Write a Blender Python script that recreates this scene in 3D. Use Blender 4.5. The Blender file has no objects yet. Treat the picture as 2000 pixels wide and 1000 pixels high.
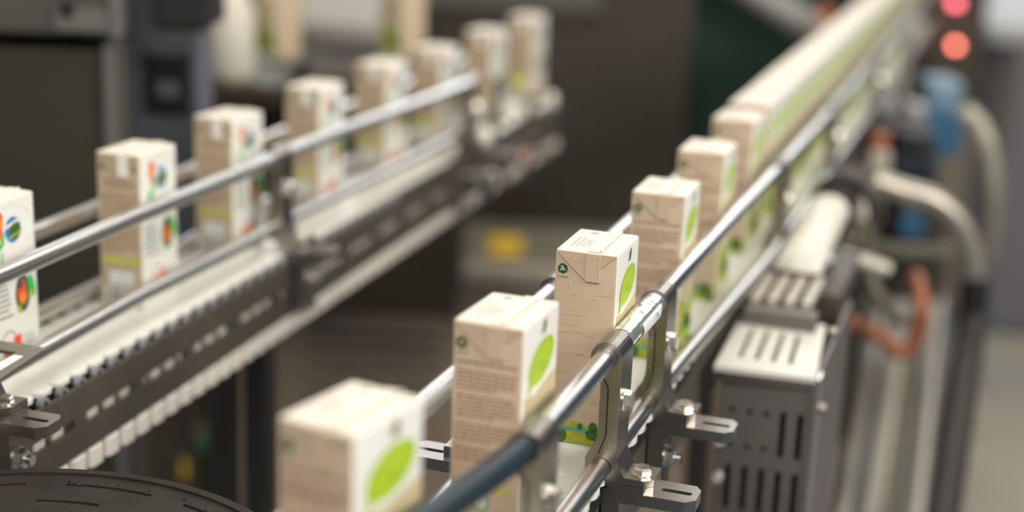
import bpy, bmesh, math, random
from math import sin, cos, radians, pi, sqrt, atan2
from mathutils import Vector, Matrix
from mathutils.geometry import tessellate_polygon
random.seed(7)
scene = bpy.context.scene
COL = scene.collection
MM = 0.001

# ------------------------------------------------------------------ camera
F_PX = 2946.9
PITCH = radians(15.516); ROLL = radians(2.2315)
CAM_H = 1.2407                      # belt of the right line is 0.90 m above the floor
fw = Vector((0, cos(PITCH), -sin(PITCH))); rt = Vector((1, 0, 0)); up = rt.cross(fw)
cr = rt*cos(ROLL) + up*sin(ROLL); cu = -rt*sin(ROLL) + up*cos(ROLL)
CAM = Vector((0, 0, CAM_H))
cd = bpy.data.cameras.new('camera'); cam = bpy.data.objects.new('camera', cd); COL.objects.link(cam)
m = Matrix((cr, cu, -fw)).transposed().to_4x4(); m.translation = CAM
cam.matrix_world = m
cd.sensor_width = 36; cd.sensor_fit = 'HORIZONTAL'; cd.lens = F_PX/2000*36
cd.clip_start = 0.02; cd.clip_end = 60
cd.dof.use_dof = True; cd.dof.focus_distance = 0.853; cd.dof.aperture_fstop = 2.55; cd.dof.aperture_blades = 0
scene.camera = cam

def at(px, py, depth):
    """world point (m) seen at a pixel of the 2000x1000 photo, depth metres along the lens axis"""
    return CAM + (fw + cr*((px-1000)/F_PX) - cu*((py-500)/F_PX))*depth

# ------------------------------------------------------------------ materials
MATS = {}
def mat(name, col, rough=0.5, metal=0.0, noise=0.0, scale=40, bump=0.0, coat=0.0, stretch=None, trans=0.0, emit=None, emit_s=0, spec=None):
    if name in MATS: return MATS[name]
    m = bpy.data.materials.new(name); m.use_nodes = True
    nt = m.node_tree; b = nt.nodes['Principled BSDF']
    b.inputs['Base Color'].default_value = (*col, 1)
    b.inputs['Roughness'].default_value = rough
    b.inputs['Metallic'].default_value = metal
    if coat: b.inputs['Coat Weight'].default_value = coat; b.inputs['Coat Roughness'].default_value = 0.1
    if spec is not None: b.inputs['Specular IOR Level'].default_value = spec
    if trans: b.inputs['Transmission Weight'].default_value = trans
    if emit: b.inputs['Emission Color'].default_value = (*emit, 1); b.inputs['Emission Strength'].default_value = emit_s
    if noise or bump:
        tc = nt.nodes.new('ShaderNodeTexCoord'); mp = nt.nodes.new('ShaderNodeMapping')
        mp.inputs['Scale'].default_value = stretch or (1, 1, 1)
        n = nt.nodes.new('ShaderNodeTexNoise'); n.inputs['Scale'].default_value = scale; n.inputs['Detail'].default_value = 6
        nt.links.new(tc.outputs['Object'], mp.inputs[0]); nt.links.new(mp.outputs[0], n.inputs['Vector'])
        if noise:
            r = nt.nodes.new('ShaderNodeValToRGB')
            r.color_ramp.elements[0].position = 0.3; r.color_ramp.elements[1].position = 0.7
            r.color_ramp.elements[0].color = (*[c*(1-noise) for c in col], 1)
            r.color_ramp.elements[1].color = (*[min(1, c*(1+noise*0.6)) for c in col], 1)
            nt.links.new(n.outputs['Fac'], r.inputs[0]); nt.links.new(r.outputs[0], b.inputs['Base Color'])
        if bump:
            bp = nt.nodes.new('ShaderNodeBump'); bp.inputs['Strength'].default_value = bump; bp.inputs['Distance'].default_value = 0.0006
            nt.links.new(n.outputs['Fac'], bp.inputs['Height']); nt.links.new(bp.outputs[0], b.inputs['Normal'])
    MATS[name] = m
    return m

mat('kraft', (0.54, 0.42, 0.30), 0.5, noise=0.05, scale=90, stretch=(1, 1, 3))
mat('kraft_fold', (0.60, 0.475, 0.35), 0.45, noise=0.05, scale=60, stretch=(1, 1, 5))
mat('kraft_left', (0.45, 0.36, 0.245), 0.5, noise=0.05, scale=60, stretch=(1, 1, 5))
mat('card_white', (0.80, 0.79, 0.73), 0.38, noise=0.03, scale=30)
mat('card_top', (0.72, 0.66, 0.57), 0.6, noise=0.04, scale=80)
mat('leaf_green', (0.44, 0.62, 0.03), 0.45, noise=0.18, scale=160)
mat('mark_green', (0.01, 0.13, 0.05), 0.5)
mat('olive_ink', (0.48, 0.50, 0.04), 0.5)
mat('tree_green', (0.05, 0.14, 0.02), 0.5, noise=0.5, scale=500)
mat('field_green', (0.36, 0.43, 0.03), 0.5, noise=0.25, scale=200)
mat('teal_ink', (0.10, 0.33, 0.25), 0.5)
mat('brown_ink', (0.24, 0.13, 0.08), 0.6)
mat('beige_ink', (0.60, 0.49, 0.29), 0.5)
mat('faint_ink', (0.50, 0.385, 0.27), 0.6)
mat('dark_ink', (0.10, 0.08, 0.08), 0.5)
mat('grey_ink', (0.30, 0.36, 0.30), 0.5)
mat('pale_ink', (0.62, 0.66, 0.58), 0.5)
mat('pink_ink', (0.62, 0.30, 0.26), 0.5)
mat('red_ink', (0.80, 0.09, 0.03), 0.45)
mat('orange_ink', (0.88, 0.26, 0.03), 0.45)
mat('blue_ink', (0.02, 0.22, 0.55), 0.45)
mat('bright_green', (0.06, 0.50, 0.08), 0.45)
mat('label_blue', (0.60, 0.68, 0.68), 0.5)
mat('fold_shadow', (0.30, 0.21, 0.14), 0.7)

mat('rail_steel', (0.72, 0.71, 0.69), 0.27, 1.0, noise=0.06, scale=8)
mat('cast_steel', (0.35, 0.32, 0.285), 0.29, 0.95, noise=0.14, scale=60, bump=0.25)
mat('bolt_steel', (0.78, 0.74, 0.70), 0.22, 1.0)
mat('old_steel', (0.34, 0.31, 0.27), 0.45, 0.8, noise=0.2, scale=30)
mat('frame_steel', (0.125, 0.108, 0.085), 0.5, 0.45, noise=0.22, scale=14, bump=0.1)
mat('slat_white', (0.78, 0.78, 0.71), 0.32)
mat('slat_worn', (0.80, 0.74, 0.66), 0.4)
mat('chain_black', (0.015, 0.015, 0.015), 0.4)
mat('ring_grey', (0.30, 0.30, 0.33), 0.4, 0.3)
mat('rail_blue', (0.010, 0.022, 0.032), 0.45, 0.0)
mat('tape_clear', (0.72, 0.74, 0.72), 0.09, 0.75, noise=0.12, scale=120, bump=0.9, coat=1.0)
mat('label_white', (0.75, 0.77, 0.78), 0.3)
mat('hose_dark', (0.03, 0.025, 0.02), 0.5)
mat('disc_dark', (0.030, 0.026, 0.021), 0.6, 0.0, spec=0.12, noise=0.25, scale=40, bump=0.15)
mat('black', (0.008, 0.008, 0.008), 0.6)
mat('droplet', (1, 1, 1), 0.02, trans=1.0)

# ------------------------------------------------------------------ mesh builder (all inputs in millimetres)
class MB:
    def __init__(s, T=None): s.v = []; s.f = []; s.m = []; s.sm = []; s.T = T or Matrix.Identity(4)
    def add(s, vs, fs, m, smooth=False):
        b = len(s.v)
        s.v += [tuple(s.T @ Vector(v)) for v in vs]
        for f in fs: s.f.append([b+i for i in f]); s.m.append(m); s.sm.append(smooth)
        return s
    def box(s, x0, x1, y0, y1, z0, z1, m, bev=0.0):
        if bev <= 0:
            vs = [(x, y, z) for z in (z0, z1) for y in (y0, y1) for x in (x0, x1)]
            return s.add(vs, [(0, 2, 3, 1), (4, 5, 7, 6), (0, 1, 5, 4), (2, 6, 7, 3), (0, 4, 6, 2), (1, 3, 7, 5)], m)
        bm = bmesh.new(); bmesh.ops.create_cube(bm, size=1)
        for v in bm.verts:
            v.co = Vector(((x0+x1)/2+v.co.x*(x1-x0), (y0+y1)/2+v.co.y*(y1-y0), (z0+z1)/2+v.co.z*(z1-z0)))
        bmesh.ops.bevel(bm, geom=list(bm.edges), offset=bev, segments=3, profile=0.5, affect='EDGES')
        s.bm(bm, m); return s
    def bm(s, bm, m, smooth=False):
        bm.verts.index_update()
        vs = [tuple(v.co) for v in bm.verts]; fs = [[v.index for v in f.verts] for f in bm.faces]
        b = len(s.v); s.v += [tuple(s.T @ Vector(v)) for v in vs]
        for f, bf in zip(fs, bm.faces):
            s.f.append([b+i for i in f]); s.m.append(m(bf) if callable(m) else m); s.sm.append(smooth)
        bm.free()
    def prism(s, outer, z0, z1, m, frame=None, holes=()):
        """polygon (with holes) extruded from z0 to z1; frame maps (a,b,c)->xyz"""
        fr = frame or (lambda a, b, c: (a, b, c))
        loops = [list(outer)] + [list(h) for h in holes]
        flat = [p for l in loops for p in l]; n = len(flat)
        tris = tessellate_polygon([[Vector((p[0], p[1], 0)) for p in l] for l in loops])
        vs = [fr(p[0], p[1], z0) for p in flat] + [fr(p[0], p[1], z1) for p in flat]
        fs = [tuple(t) for t in tris] + [tuple(i+n for i in reversed(t)) for t in tris]
        o = 0
        for l in loops:
            k = len(l)
            for i in range(k):
                j = (i+1) % k
                fs.append((o+i, o+j, o+j+n, o+i+n))
            o += k
        return s.add(vs, fs, m)
    def flat(s, pts, m, fr):
        tris = tessellate_polygon([[Vector((p[0], p[1], 0)) for p in pts]])
        return s.add([fr(*p) for p in pts], [tuple(t) for t in tris], m)
    def tube(s, path, r, m, seg=16, cap=True, rad=None):
        P = [Vector(p) for p in path]; n = len(P); vs = []; fs = []
        t0 = (P[1]-P[0]).normalized(); a = Vector((0, 0, 1)) if abs(t0.z) < 0.9 else Vector((1, 0, 0))
        u = t0.cross(a).normalized()
        for i in range(n):
            t = ((P[min(i+1, n-1)]-P[i]).normalized() + (P[i]-P[max(i-1, 0)]).normalized()).normalized()
            u = (u - t*u.dot(t)).normalized(); w = t.cross(u)
            rr = rad[i] if rad else r
            for k in range(seg):
                an = 2*pi*k/seg; vs.append(tuple(P[i]+(u*cos(an)+w*sin(an))*rr))
        for i in range(n-1):
            for k in range(seg):
                k2 = (k+1) % seg
                fs.append((i*seg+k, i*seg+k2, (i+1)*seg+k2, (i+1)*seg+k))
        s.add(vs, fs, m, True)
        if cap: s.add(vs[:seg], [tuple(range(seg))[::-1]], m); s.add(vs[-seg:], [tuple(range(seg))], m)
        return s
    def cyl(s, p0, p1, r, m, seg=20, r1=None): return s.tube([p0, p1], r, m, seg, rad=[r, r if r1 is None else r1])
    def hexhead(s, p, axis, r, h, m):
        p = Vector(p); a = Vector(axis).normalized()
        s.cyl(p, p+a*h*0.15, r*1.12, m, 24)
        b = Vector((0, 0, 1)) if abs(a.z) < 0.9 else Vector((1, 0, 0)); u = a.cross(b).normalized(); w = a.cross(u)
        ring = lambda rr, d: [tuple(p+a*d+(u*cos(pi/3*k+.2)+w*sin(pi/3*k+.2))*rr) for k in range(6)]
        vs = ring(r, h*0.12)+ring(r, h*0.82)+ring(r*0.84, h)
        fs = [(j*6+i, j*6+(i+1) % 6, (j+1)*6+(i+1) % 6, (j+1)*6+i) for j in (0, 1) for i in range(6)]+[tuple(range(12, 18))]
        return s.add(vs, fs, m)
    def build(s, name, parent=None, col=COL):
        me = bpy.data.meshes.new(name)
        me.from_pydata([(x*MM, y*MM, z*MM) for x, y, z in s.v], [], s.f)
        names = []
        for k in s.m:
            if k not in names: names.append(k)
        for k in names: me.materials.append(MATS[k])
        me.polygons.foreach_set('material_index', [names.index(k) for k in s.m])
        me.polygons.foreach_set('use_smooth', s.sm)
        bm = bmesh.new(); bm.from_mesh(me); bmesh.ops.recalc_face_normals(bm, faces=bm.faces); bm.to_mesh(me); bm.free()
        me.update()
        o = bpy.data.objects.new(name, me); COL.objects.link(o)
        if parent: o.parent = parent
        return o

def tag(o, label=None, cat=None, group=None, kind=None):
    for k, v in (('label', label), ('category', cat), ('group', group), ('kind', kind)):
        if v: o[k] = v
    return o
def empty(name, loc=(0, 0, 0), rz=0.0, label=None, cat=None, group=None):
    o = bpy.data.objects.new(name, None); COL.objects.link(o); o.empty_display_size = 0.02
    o.location = loc; o.rotation_euler = (0, 0, rz); return tag(o, label, cat, group)
def kids(o): return [c for c in COL.objects if c.parent is o]
def copy_tree(o, src_children, parent=None):
    c = o.copy(); COL.objects.link(c); c.parent = parent
    for ch, sub in src_children: copy_tree(ch, sub, c)
    return c
def tree_of(o): return [(c, tree_of(c)) for c in kids(o)]
def circ(cx, cy, r, n=24, a0=0, a1=2*pi):
    full = abs(a1-a0-2*pi) < 1e-6
    return [(cx+r*cos(a0+(a1-a0)*i/(n if full else n-1)), cy+r*sin(a0+(a1-a0)*i/(n if full else n-1))) for i in range(n)]
def ell(cx, cy, rx, ry, rot=0, n=24):
    return [(cx+rx*cos(t)*cos(rot)-ry*sin(t)*sin(rot), cy+rx*cos(t)*sin(rot)+ry*sin(t)*cos(rot)) for t in [2*pi*i/n for i in range(n)]]
def stadium(x0, x1, yc, r, n=8):
    return [(x1-r+r*cos(t), yc+r*sin(t)) for t in [(-pi/2+pi*i/n) for i in range(n+1)]] + \
           [(x0+r+r*cos(t), yc+r*sin(t)) for t in [(pi/2+pi*i/n) for i in range(n+1)]]
def text_tris(txt, size):
    cu_ = bpy.data.curves.new('t', 'FONT'); cu_.body = txt; cu_.size = size; cu_.align_x = 'CENTER'; cu_.align_y = 'CENTER'; cu_.resolution_u = 3
    o = bpy.data.objects.new('t', cu_); COL.objects.link(o)
    dg = bpy.context.evaluated_depsgraph_get(); me = bpy.data.meshes.new_from_object(o.evaluated_get(dg))
    vs = [(v.co.x, v.co.y) for v in me.vertices]; fs = [tuple(p.vertices) for p in me.polygons]
    bpy.data.objects.remove(o); bpy.data.curves.remove(cu_); bpy.data.meshes.remove(me)
    return vs, fs
def put_text(mb, txt, size, cx, cy, m, fr, rot=0, sx=1):
    vs, fs = text_tris(txt, size)
    c, s = cos(rot), sin(rot)
    mb.add([fr(cx+x*sx*c-y*s, cy+x*sx*s+y*c) for x, y in vs], fs, m)

# conveyor frames: u across (to the right), v along, h above the right-hand belt
RO, RA = (50, 845), radians(18.3)
LO, LA = (-281, 1095), radians(16.2)
def wpos(O, A, u, v, h):
    return Vector(((O[0]+u*cos(A)+v*sin(A))*MM, (O[1]-u*sin(A)+v*cos(A))*MM, 0.9+h*MM))

# ================================================================== CARTONS
W, D, H = 36.5, 50.0, 117.0
e = 0.13
front = lambda u, h: (u-W/2, -D/2-e, h)
front2 = lambda u, h: (u-W/2, -D/2-2*e, h)
side = lambda s, h: (W/2+e, s-D/2, h)
side2 = lambda s, h: (W/2+2*e, s-D/2, h)
side3 = lambda s, h: (W/2+3*e, s-D/2, h)
top = lambda u, s: (u-W/2, s-D/2, H+e)
top2 = lambda u, s: (u-W/2, s-D/2, H+0.55)
def rect(a0, a1, b0, b1): return [(a0, b0), (a1, b0), (a1, b1), (a0, b1)]
def words(mb, fr, a0, a1, b, hgt, ink, rnd, last=1.0):
    a = a0; end = a0+(a1-a0)*last
    while a < end-0.8:
        w = min(rnd.uniform(1.4, 5.0), end-a)
        mb.flat(rect(a, a+w, b, b+hgt), ink, fr); a += w+0.7
def carton_body(kraft):
    mb = MB(); bm = bmesh.new(); bmesh.ops.create_cube(bm, size=1)
    for v in bm.verts: v.co = Vector((v.co.x*W, v.co.y*D, (v.co.z+.5)*H))
    vert = [ed for ed in bm.edges if abs(ed.verts[0].co.z-ed.verts[1].co.z) > 1]
    hor = [ed for ed in bm.edges if ed not in vert]
    bmesh.ops.bevel(bm, geom=vert+hor, offset=1.5, segments=4, profile=0.5, affect='EDGES')
    def mm(f):
        f.normal_update(); n = f.normal
        if n.z > 0.55: return 'card_top'
        if abs(n.y) > 0.8: return kraft
        return 'card_white'
    mb.bm(bm, mm, True)
    return mb
def recycle(mb, cu_, ch, R, ink='mark_green'):
    for k in range(3):
        r = -2*pi/3*k
        def T(p): return (cu_+R*(p[0]*cos(r)-p[1]*sin(r)), ch+R*(p[0]*sin(r)+p[1]*cos(r)))
        body = [(-0.86, 0.02), (-0.50, 0.72), (-0.30, 0.86), (0.30, 0.86), (0.62, 0.42), (0.28, 0.22), (0.10, 0.48), (-0.12, 0.48), (-0.48, -0.16)]
        mb.flat([T(p) for p in body], ink, front)
        mb.flat([T(p) for p in [(0.10, 0.16), (0.82, 0.60), (0.66, -0.02)]], ink, front)
def add_flap(root, kr, strip='kraft_fold'):
    fl = MB()
    prof = [(0.9, 116.2), (2.2, 114.4), (18.2, 100.2), (25.6, 99.4), (26.6, 99.8), (26.6, 108.3), (35.4, 115.8), (35.4, 116.2)]
    fl.prism(prof, -D/2-0.85, -D/2-0.05, kr, lambda a, b, c: (a-W/2, c, b))
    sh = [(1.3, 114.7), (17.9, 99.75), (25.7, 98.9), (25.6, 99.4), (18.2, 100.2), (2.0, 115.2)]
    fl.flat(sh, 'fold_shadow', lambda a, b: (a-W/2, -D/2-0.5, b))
    o = fl.build('folded_flap', root)
    st = MB()
    st.prism(rect(18.4, 26.5, 99.9, 116.3), -D/2-1.25, -D/2-0.8, strip, lambda a, b, c: (a-W/2, c, b))
    for a in (18.9, 20.2, 21.4, 22.6, 24.0, 25.2, 26.1):
        st.prism(rect(a-.18, a+.18, 100.4, 116.2), -D/2-1.42, -D/2-1.2, strip, lambda a, b, c: (a-W/2, c, b))
    st.box(18.4-W/2, 26.5-W/2, -D/2+0.6, D/2-0.6, H-0.3, H+0.45, 'card_top')
    st.prism([(26.5, H), (26.5, H+1.5), (25.9, H+1.5), (25.2, H+.4)], -D/2+1, D/2-1, 'card_top', lambda a, b, c: (a-W/2, c, b))
    st.build('top_seam', root)
def trees(mb, fr, lst, ink='tree_green'):
    rnd = random.Random(3)
    for (a, b, r) in lst:
        pts = []
        for i in range(18):
            t = 2*pi*i/18; rr = r*rnd.uniform(0.8, 1.1); pts.append((a+rr*cos(t), b+rr*1.15*sin(t)))
        mb.flat(pts, ink, fr)
def leaf_carton(blank=False, name='leaf_carton'):
    rnd = random.Random(11)
    root = empty(name)
    mb = carton_body('kraft')
    # front print
    recycle(mb, 4.6, 105.6, 3.5)
    put_text(mb, '84', 1.9, 4.6, 105.2, 'pink_ink', front2)
    put_text(mb, 'C/PAP', 2.3, 4.9, 100.6, 'mark_green', front)
    if not blank:
        words(mb, front, 2.5, 33.5, 95.6, 1.1, 'brown_ink', rnd)
        h = 91
        for blk in (5, 6, 5, 4):
            for i in range(blk):
                words(mb, front, 2.5, 33.5, h, 0.85, 'brown_ink', rnd, rnd.uniform(.55, 1) if i == blk-1 else 1); h -= 2.1
            h -= 2.0
        mb.flat(rect(20, 34, 31, 33), 'olive_ink', front)
        mb.flat(circ(17, 24.5, 4.6), 'teal_ink', front); mb.flat(circ(17, 24.5, 3.5), 'pale_ink', front2)
        mb.flat(ell(4.5, 31, 3, 1.6, .5), 'leaf_green', front)
    else:
        for i in range(30):
            h = rnd.uniform(24, 92); a = rnd.uniform(1.5, 26); w = rnd.uniform(3, 9)
            mb.flat(rect(a, min(a+w, 34), h, h+0.35), 'faint_ink', front)
    # meadow along the foot of the front
    hill = [(1.3, 1), (34.9, 1), (34.9, 12), (30, 14.5), (24, 12.5), (17, 14.2), (10, 15), (4, 13), (1.3, 14)]
    mb.flat(hill, 'field_green', front)
    mb.flat([(8, 7.5), (13, 8.3), (24, 8), (27, 10), (22, 11.2), (13, 10.4), (8, 10)], 'teal_ink', front2)
    trees(mb, front2, [(4, 11, 3.0), (7.5, 5, 4.2), (3, 4.5, 3), (19.5, 11.5, 1.8), (27, 7.8, 3.6), (27.5, 12, 2.8), (31.5, 5, 3.2), (33, 11, 1.9)])
    # white side print
    L = ell(26, 93.4, 18.3, 10.3, radians(14), 28)
    mb.flat(L, 'leaf_green', side)
    mb.flat([(7.5, 80.2), (10.0, 80.8), (21, 86.5), (12, 95)], 'leaf_green', side2)
    mb.flat(ell(29, 110.3, 2.5, 3.6, -.3, 14), 'mark_green', side); mb.flat(ell(30.2, 113.4, 1.5, 1.0, 0, 10), 'red_ink', side2); mb.flat(ell(25.5, 108.3, 1.6, .7, .8, 10), 'pink_ink', side2)
    mb.flat([(3.5, 80), (3.5, 34), (48.5, 22), (48.5, 83), (34, 81), (18, 78)], 'beige_ink', lambda s_, h_: (W/2+.07, s_-D/2, h_))
    mb.flat([(1.5, 46), (8, 44), (20, 38), (34, 40), (48.5, 36), (48.5, 4), (34, 2), (14, 3), (11, 2), (1.5, 2)], 'field_green', side)
    mb.flat([(4, 46), (7, 45), (14, 28), (12, 3), (9, 3), (9, 26)], 'olive_ink', side2)
    mb.flat([(13, 2.5), (32, 1.5), (34, 9), (24, 11), (15, 10)], 'card_white', side2)
    trees(mb, side3, [(24, 24, 5), (30, 22, 5), (38, 21, 4), (44, 16, 4), (18, 19, 3)])
    mb.flat(circ(30, 37, 5.2), 'teal_ink', side); mb.flat(circ(30, 37, 4), 'pale_ink', side2)
    for h in (72, 69, 63, 60.5, 58, 55.5, 53, 50.5): words(mb, side, 8, 44, h, 0.9, 'grey_ink', rnd, rnd.uniform(.6, 1))
    # top print
    for a in (6.0, 9.0):
        mb.flat([(a, 9), (a+.8, 9), (a+.8, 30), (a, 30)], 'pink_ink', top)
    for s_ in (12, 15, 18, 21, 24): words(mb, top, 11, 17.5, s_, 0.5, 'brown_ink', rnd, .9)
    mb.flat(ell(11.5, 42.5, 2.7, 2.7), 'grey_ink', top)
    mb.flat(ell(11.5, 42.5, 2.3, 2.3), 'dark_ink', top2) if False else None
    mb.build('carton_body', root)
    add_flap(root, 'kraft')
    return root
def fruit_carton(name='fruit_carton'):
    rnd = random.Random(21); root = empty(name)
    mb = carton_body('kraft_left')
    recycle(mb, 4.5, 106, 2.6); recycle(mb, 31.5, 106, 2.6)
    for h in (96, 93.6, 91.2): words(mb, front, 6, 32, h, 1.0, 'brown_ink', rnd)
    h = 86
    for i in range(20):
        words(mb, front, 3.5, 33.5, h, 0.8, 'brown_ink', rnd, .6 if i in (8, 19) else 1); h -= 2.25
    mb.flat(rect(3, 34.5, 34.2, 38), 'olive_ink', front)
    mb.flat(rect(8, 29, 17.5, 28), 'label_blue', front)
    for a in range(9, 28, 3): mb.flat(rect(a, a+1.7, 20, 25), 'pale_ink', front2)
    mb.flat(rect(2.5, 34.6, 1.4, 15), 'card_white', front)
    a = 4.5
    while a < 33: 
        w = rnd.choice((.5, .9, 1.4)); mb.flat(rect(a, a+w, 3.2, 14.2), 'dark_ink', front2); a += w+rnd.choice((.5, .8, 1.2))
    # white side: drop, globe, squiggle
    mb.flat([(11.5, 103), (12, 107.5), (14.5, 110), (17.5, 109.5), (19.6, 106), (19.3, 100), (17.5, 96), (16.2, 91), (14.5, 96), (12, 99.5)], 'orange_ink', side)
    mb.flat([(11.8, 105), (13, 108.8), (15.5, 110.2), (18.5, 108.4), (19.6, 105), (16, 106.5)], 'red_ink', side2)
    mb.flat([(13.2, 98), (18.7, 98.5), (16.2, 90)], 'red_ink', side2)
    mb.flat(ell(28.5, 96, 7.5, 8.5), 'blue_ink', side)
    mb.flat(ell(30.5, 95, 5.6, 5.4, .3), 'tree_green', side2)
    mb.flat([(20.5, 99.5), (36, 103), (36, 101), (20.8, 97)], 'card_white', side2); mb.flat([(24, 91.5), (35, 94.5), (35, 93.3), (24, 90)], 'olive_ink', side3)
    mb.flat([(18.5, 96), (20.6, 96), (19.5, 88), (15, 84), (14, 78.5), (12.2, 79), (12.5, 84), (9, 81), (7.8, 83), (13.5, 88.5), (16.5, 89)], 'bright_green', side)
    mb.flat([(17, 83), (18.5, 83), (17.5, 76), (16, 76)], 'bright_green', side)
    ringo = circ(28, 92, 20.5, 40); ringi = circ(28, 92, 20.1, 40)
    mb.prism(ringo, 0, 0.02, 'pale_ink', lambda a, b, c: (W/2+e+c, a-D/2, b), [ringi])
    for h in (76, 73): words(mb, side, 20, 44, h, .8, 'grey_ink', rnd)
    for h in (70, 67.5): words(mb, side, 18, 46, h, 1.2, 'teal_ink', rnd, .8)
    for h in (61, 57.5, 54, 50.5, 47, 43.5): words(mb, side, 4, 23.5, h, 1.9, 'grey_ink', rnd, rnd.uniform(.75, 1))
    words(mb, side, 5, 25, 39.5, 1.4, 'brown_ink', rnd)
    mb.flat(ell(35, 52, 7.2, 12.5), 'mark_green', side); mb.flat(ell(34, 53, 4.2, 9), 'red_ink', side2); mb.flat(ell(43.5, 55, 3.5, 8, .2), 'bright_green', side)
    mb.flat(ell(42.5, 50, 2, 2), 'olive_ink', side2); mb.flat(ell(32.5, 59, 2.4, 4), 'dark_ink', side3); mb.flat(ell(35, 49, 3.4, 3.6), 'orange_ink', side3); mb.flat(ell(31, 42, 1.8, 3, .5), 'olive_ink', side3)
    mb.flat(ell(20, 17, 6.5, 6), 'orange_ink', side); mb.flat([(23, 11), (31.5, 12), (31.5, 26), (24.5, 25)], 'red_ink', side2); mb.flat(ell(17, 16, 3.2, 3.6), 'red_ink', side2)
    ho = circ(20, 24, 6.5, 24); hi = circ(20, 24, 5.7, 24)
    mb.prism(ho, 0, .02, 'brown_ink', lambda a, b, c: (W/2+e+c, a-D/2, b), [hi])
    for h in (23, 20, 17): words(mb, side, 34, 45, h, .9, 'teal_ink', rnd, .9)
    mb.build('carton_body', root)
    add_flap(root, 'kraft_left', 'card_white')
    return root

R_DEG = -18.3
leaf_plain = leaf_carton(True); leaf = leaf_carton(False)
leaf_tree = tree_of(leaf)
G_R = 'leaf cartons riding on the right-hand line'
def place(o, x, y, z, deg, label, group):
    o.location = (x*MM, y*MM, 0.9+z*MM); o.rotation_euler = (0, 0, radians(deg)); tag(o, label, 'carton', group)
place(leaf_plain, 49.8, 844.5, 0, -17.8, 'sharp beige drink carton with recycling mark and bright green leaf, standing beside the clamp brackets', G_R)
dr = MB(); rnd = random.Random(5)
def drop(c, r, n):
    n = Vector(n); a = Vector((0, 0, 1)) if abs(n.z) < .9 else Vector((1, 0, 0)); u = n.cross(a).normalized(); w = n.cross(u); c = Vector(c)
    vs = [tuple(c+n*r*.55)]; fs = []
    for j, (rr, hh) in enumerate(((.6, .45), (1, .02))):
        vs += [tuple(c+(u*cos(pi/4*k)+w*sin(pi/4*k))*r*rr+n*r*hh) for k in range(8)]
    fs += [(0, 1+k, 1+(k+1) % 8) for k in range(8)]+[(1+k, 9+k, 9+(k+1) % 8, 1+(k+1) % 8) for k in range(8)]+[tuple(range(16, 8, -1))]
    dr.add(vs, fs, 'droplet', True)
for i in range(22):
    a, h = rnd.uniform(3, 34), rnd.uniform(92, 114); drop((a-W/2, -D/2-(.9 if 10 < a < 26 and h > 101 else .15), h), rnd.uniform(.15, .35), (0, -1, 0))
drop((10.6-W/2, -D/2-.15, 98.2), .8, (0, -1, 0))
for i in range(40): drop((rnd.uniform(3, 34)-W/2, rnd.uniform(-22, 22), H+.5), rnd.uniform(.2, .45), (0, 0, 1))
for i in range(18): drop((W/2+.3, rnd.uniform(-22, 22), rnd.uniform(84, 114)), rnd.uniform(.12, .28), (1, 0, 0))
o = dr.build('water_drops', leaf_plain); o['kind'] = 'stuff'; o['label'] = 'tiny clear water drops'

Rpos = [(-61.8, 569.9, -29, 'nearest and most blurred green-leaf carton, cut off by the bottom edge'),
        (-1.0, 707.2, -20.5, 'slightly blurred leaf carton with brown text lines, second nearest, behind the curved blue rail end'),
        (103.1, 998.7, -17.5, 'leaf carton directly behind the sharp wet one on the right-hand line'),
        (148.1, 1145.6, -17.8, 'leaf carton second behind the sharp wet one, above the bare stretch of rail'),
        (191.8, 1290.0, -19.3, 'last spaced leaf carton before the tightly packed row')]
for i, (x, y, a, lab) in enumerate(Rpos):
    o = leaf if i == 0 else copy_tree(leaf, leaf_tree)
    place(o, x, y, 0, a, lab, G_R)
NROW = 38
for i in range(NROW):
    v = 553+i*50.6
    p = wpos(RO, RA, -6.5-0.002*v+random.uniform(-.7, .7), v, 0)
    o = copy_tree(leaf, leaf_tree)
    o.location = p; o.rotation_euler = (0, 0, -RA+radians(random.uniform(-.5, .5)))
    if i == 0: tag(o, 'front carton of the tightly packed far row, its beige face fully showing', 'carton', 'packed row of leaf cartons running into the distance')
    else: tag(o, 'blurred leaf carton standing tight behind another in the long packed far row', 'carton', 'packed row of leaf cartons running into the distance')
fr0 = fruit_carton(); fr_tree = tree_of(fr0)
Lpos = [(-336.7, 930.3, -21, 'white fruit carton cut by the left edge, orange drop and blue globe in sharpest view'),
        (-281.1, 1094.8, -18, 'second fruit carton on the left line, its barcode and olive stripe both visible'),
        (-241.8, 1246.5, -20, 'third fruit carton from the left edge, barcode just above the lower rail'),
        (-192.5, 1415.7, -20, 'fourth fruit carton on the left line, right behind the first left bracket'),
        (-144.6, 1573.7, -20, 'fifth fruit carton on the left line, just below the green leaf of a distant carton')]
G_L = 'fruit cartons spaced along the left-hand line'
LB = -8
for i, (x, y, a, lab) in enumerate(Lpos):
    o = fr0 if i == 0 else copy_tree(fr0, fr_tree)
    place(o, x, y, LB, a, lab, G_L)
for (u, v, lab) in ((7, 640, 'sixth fruit carton on the left line, blurred, left of the far bracket'),
                    (9, 822, 'seventh fruit carton on the left line, strongly blurred, directly above the far bracket'),
                    (11, 1000, 'last visible fruit carton at the far end of the left line')):
    p = wpos(LO, LA, u, v, LB); o = copy_tree(fr0, fr_tree)
    place(o, p.x/MM, p.y/MM, LB, -20, lab, G_L)

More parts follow.
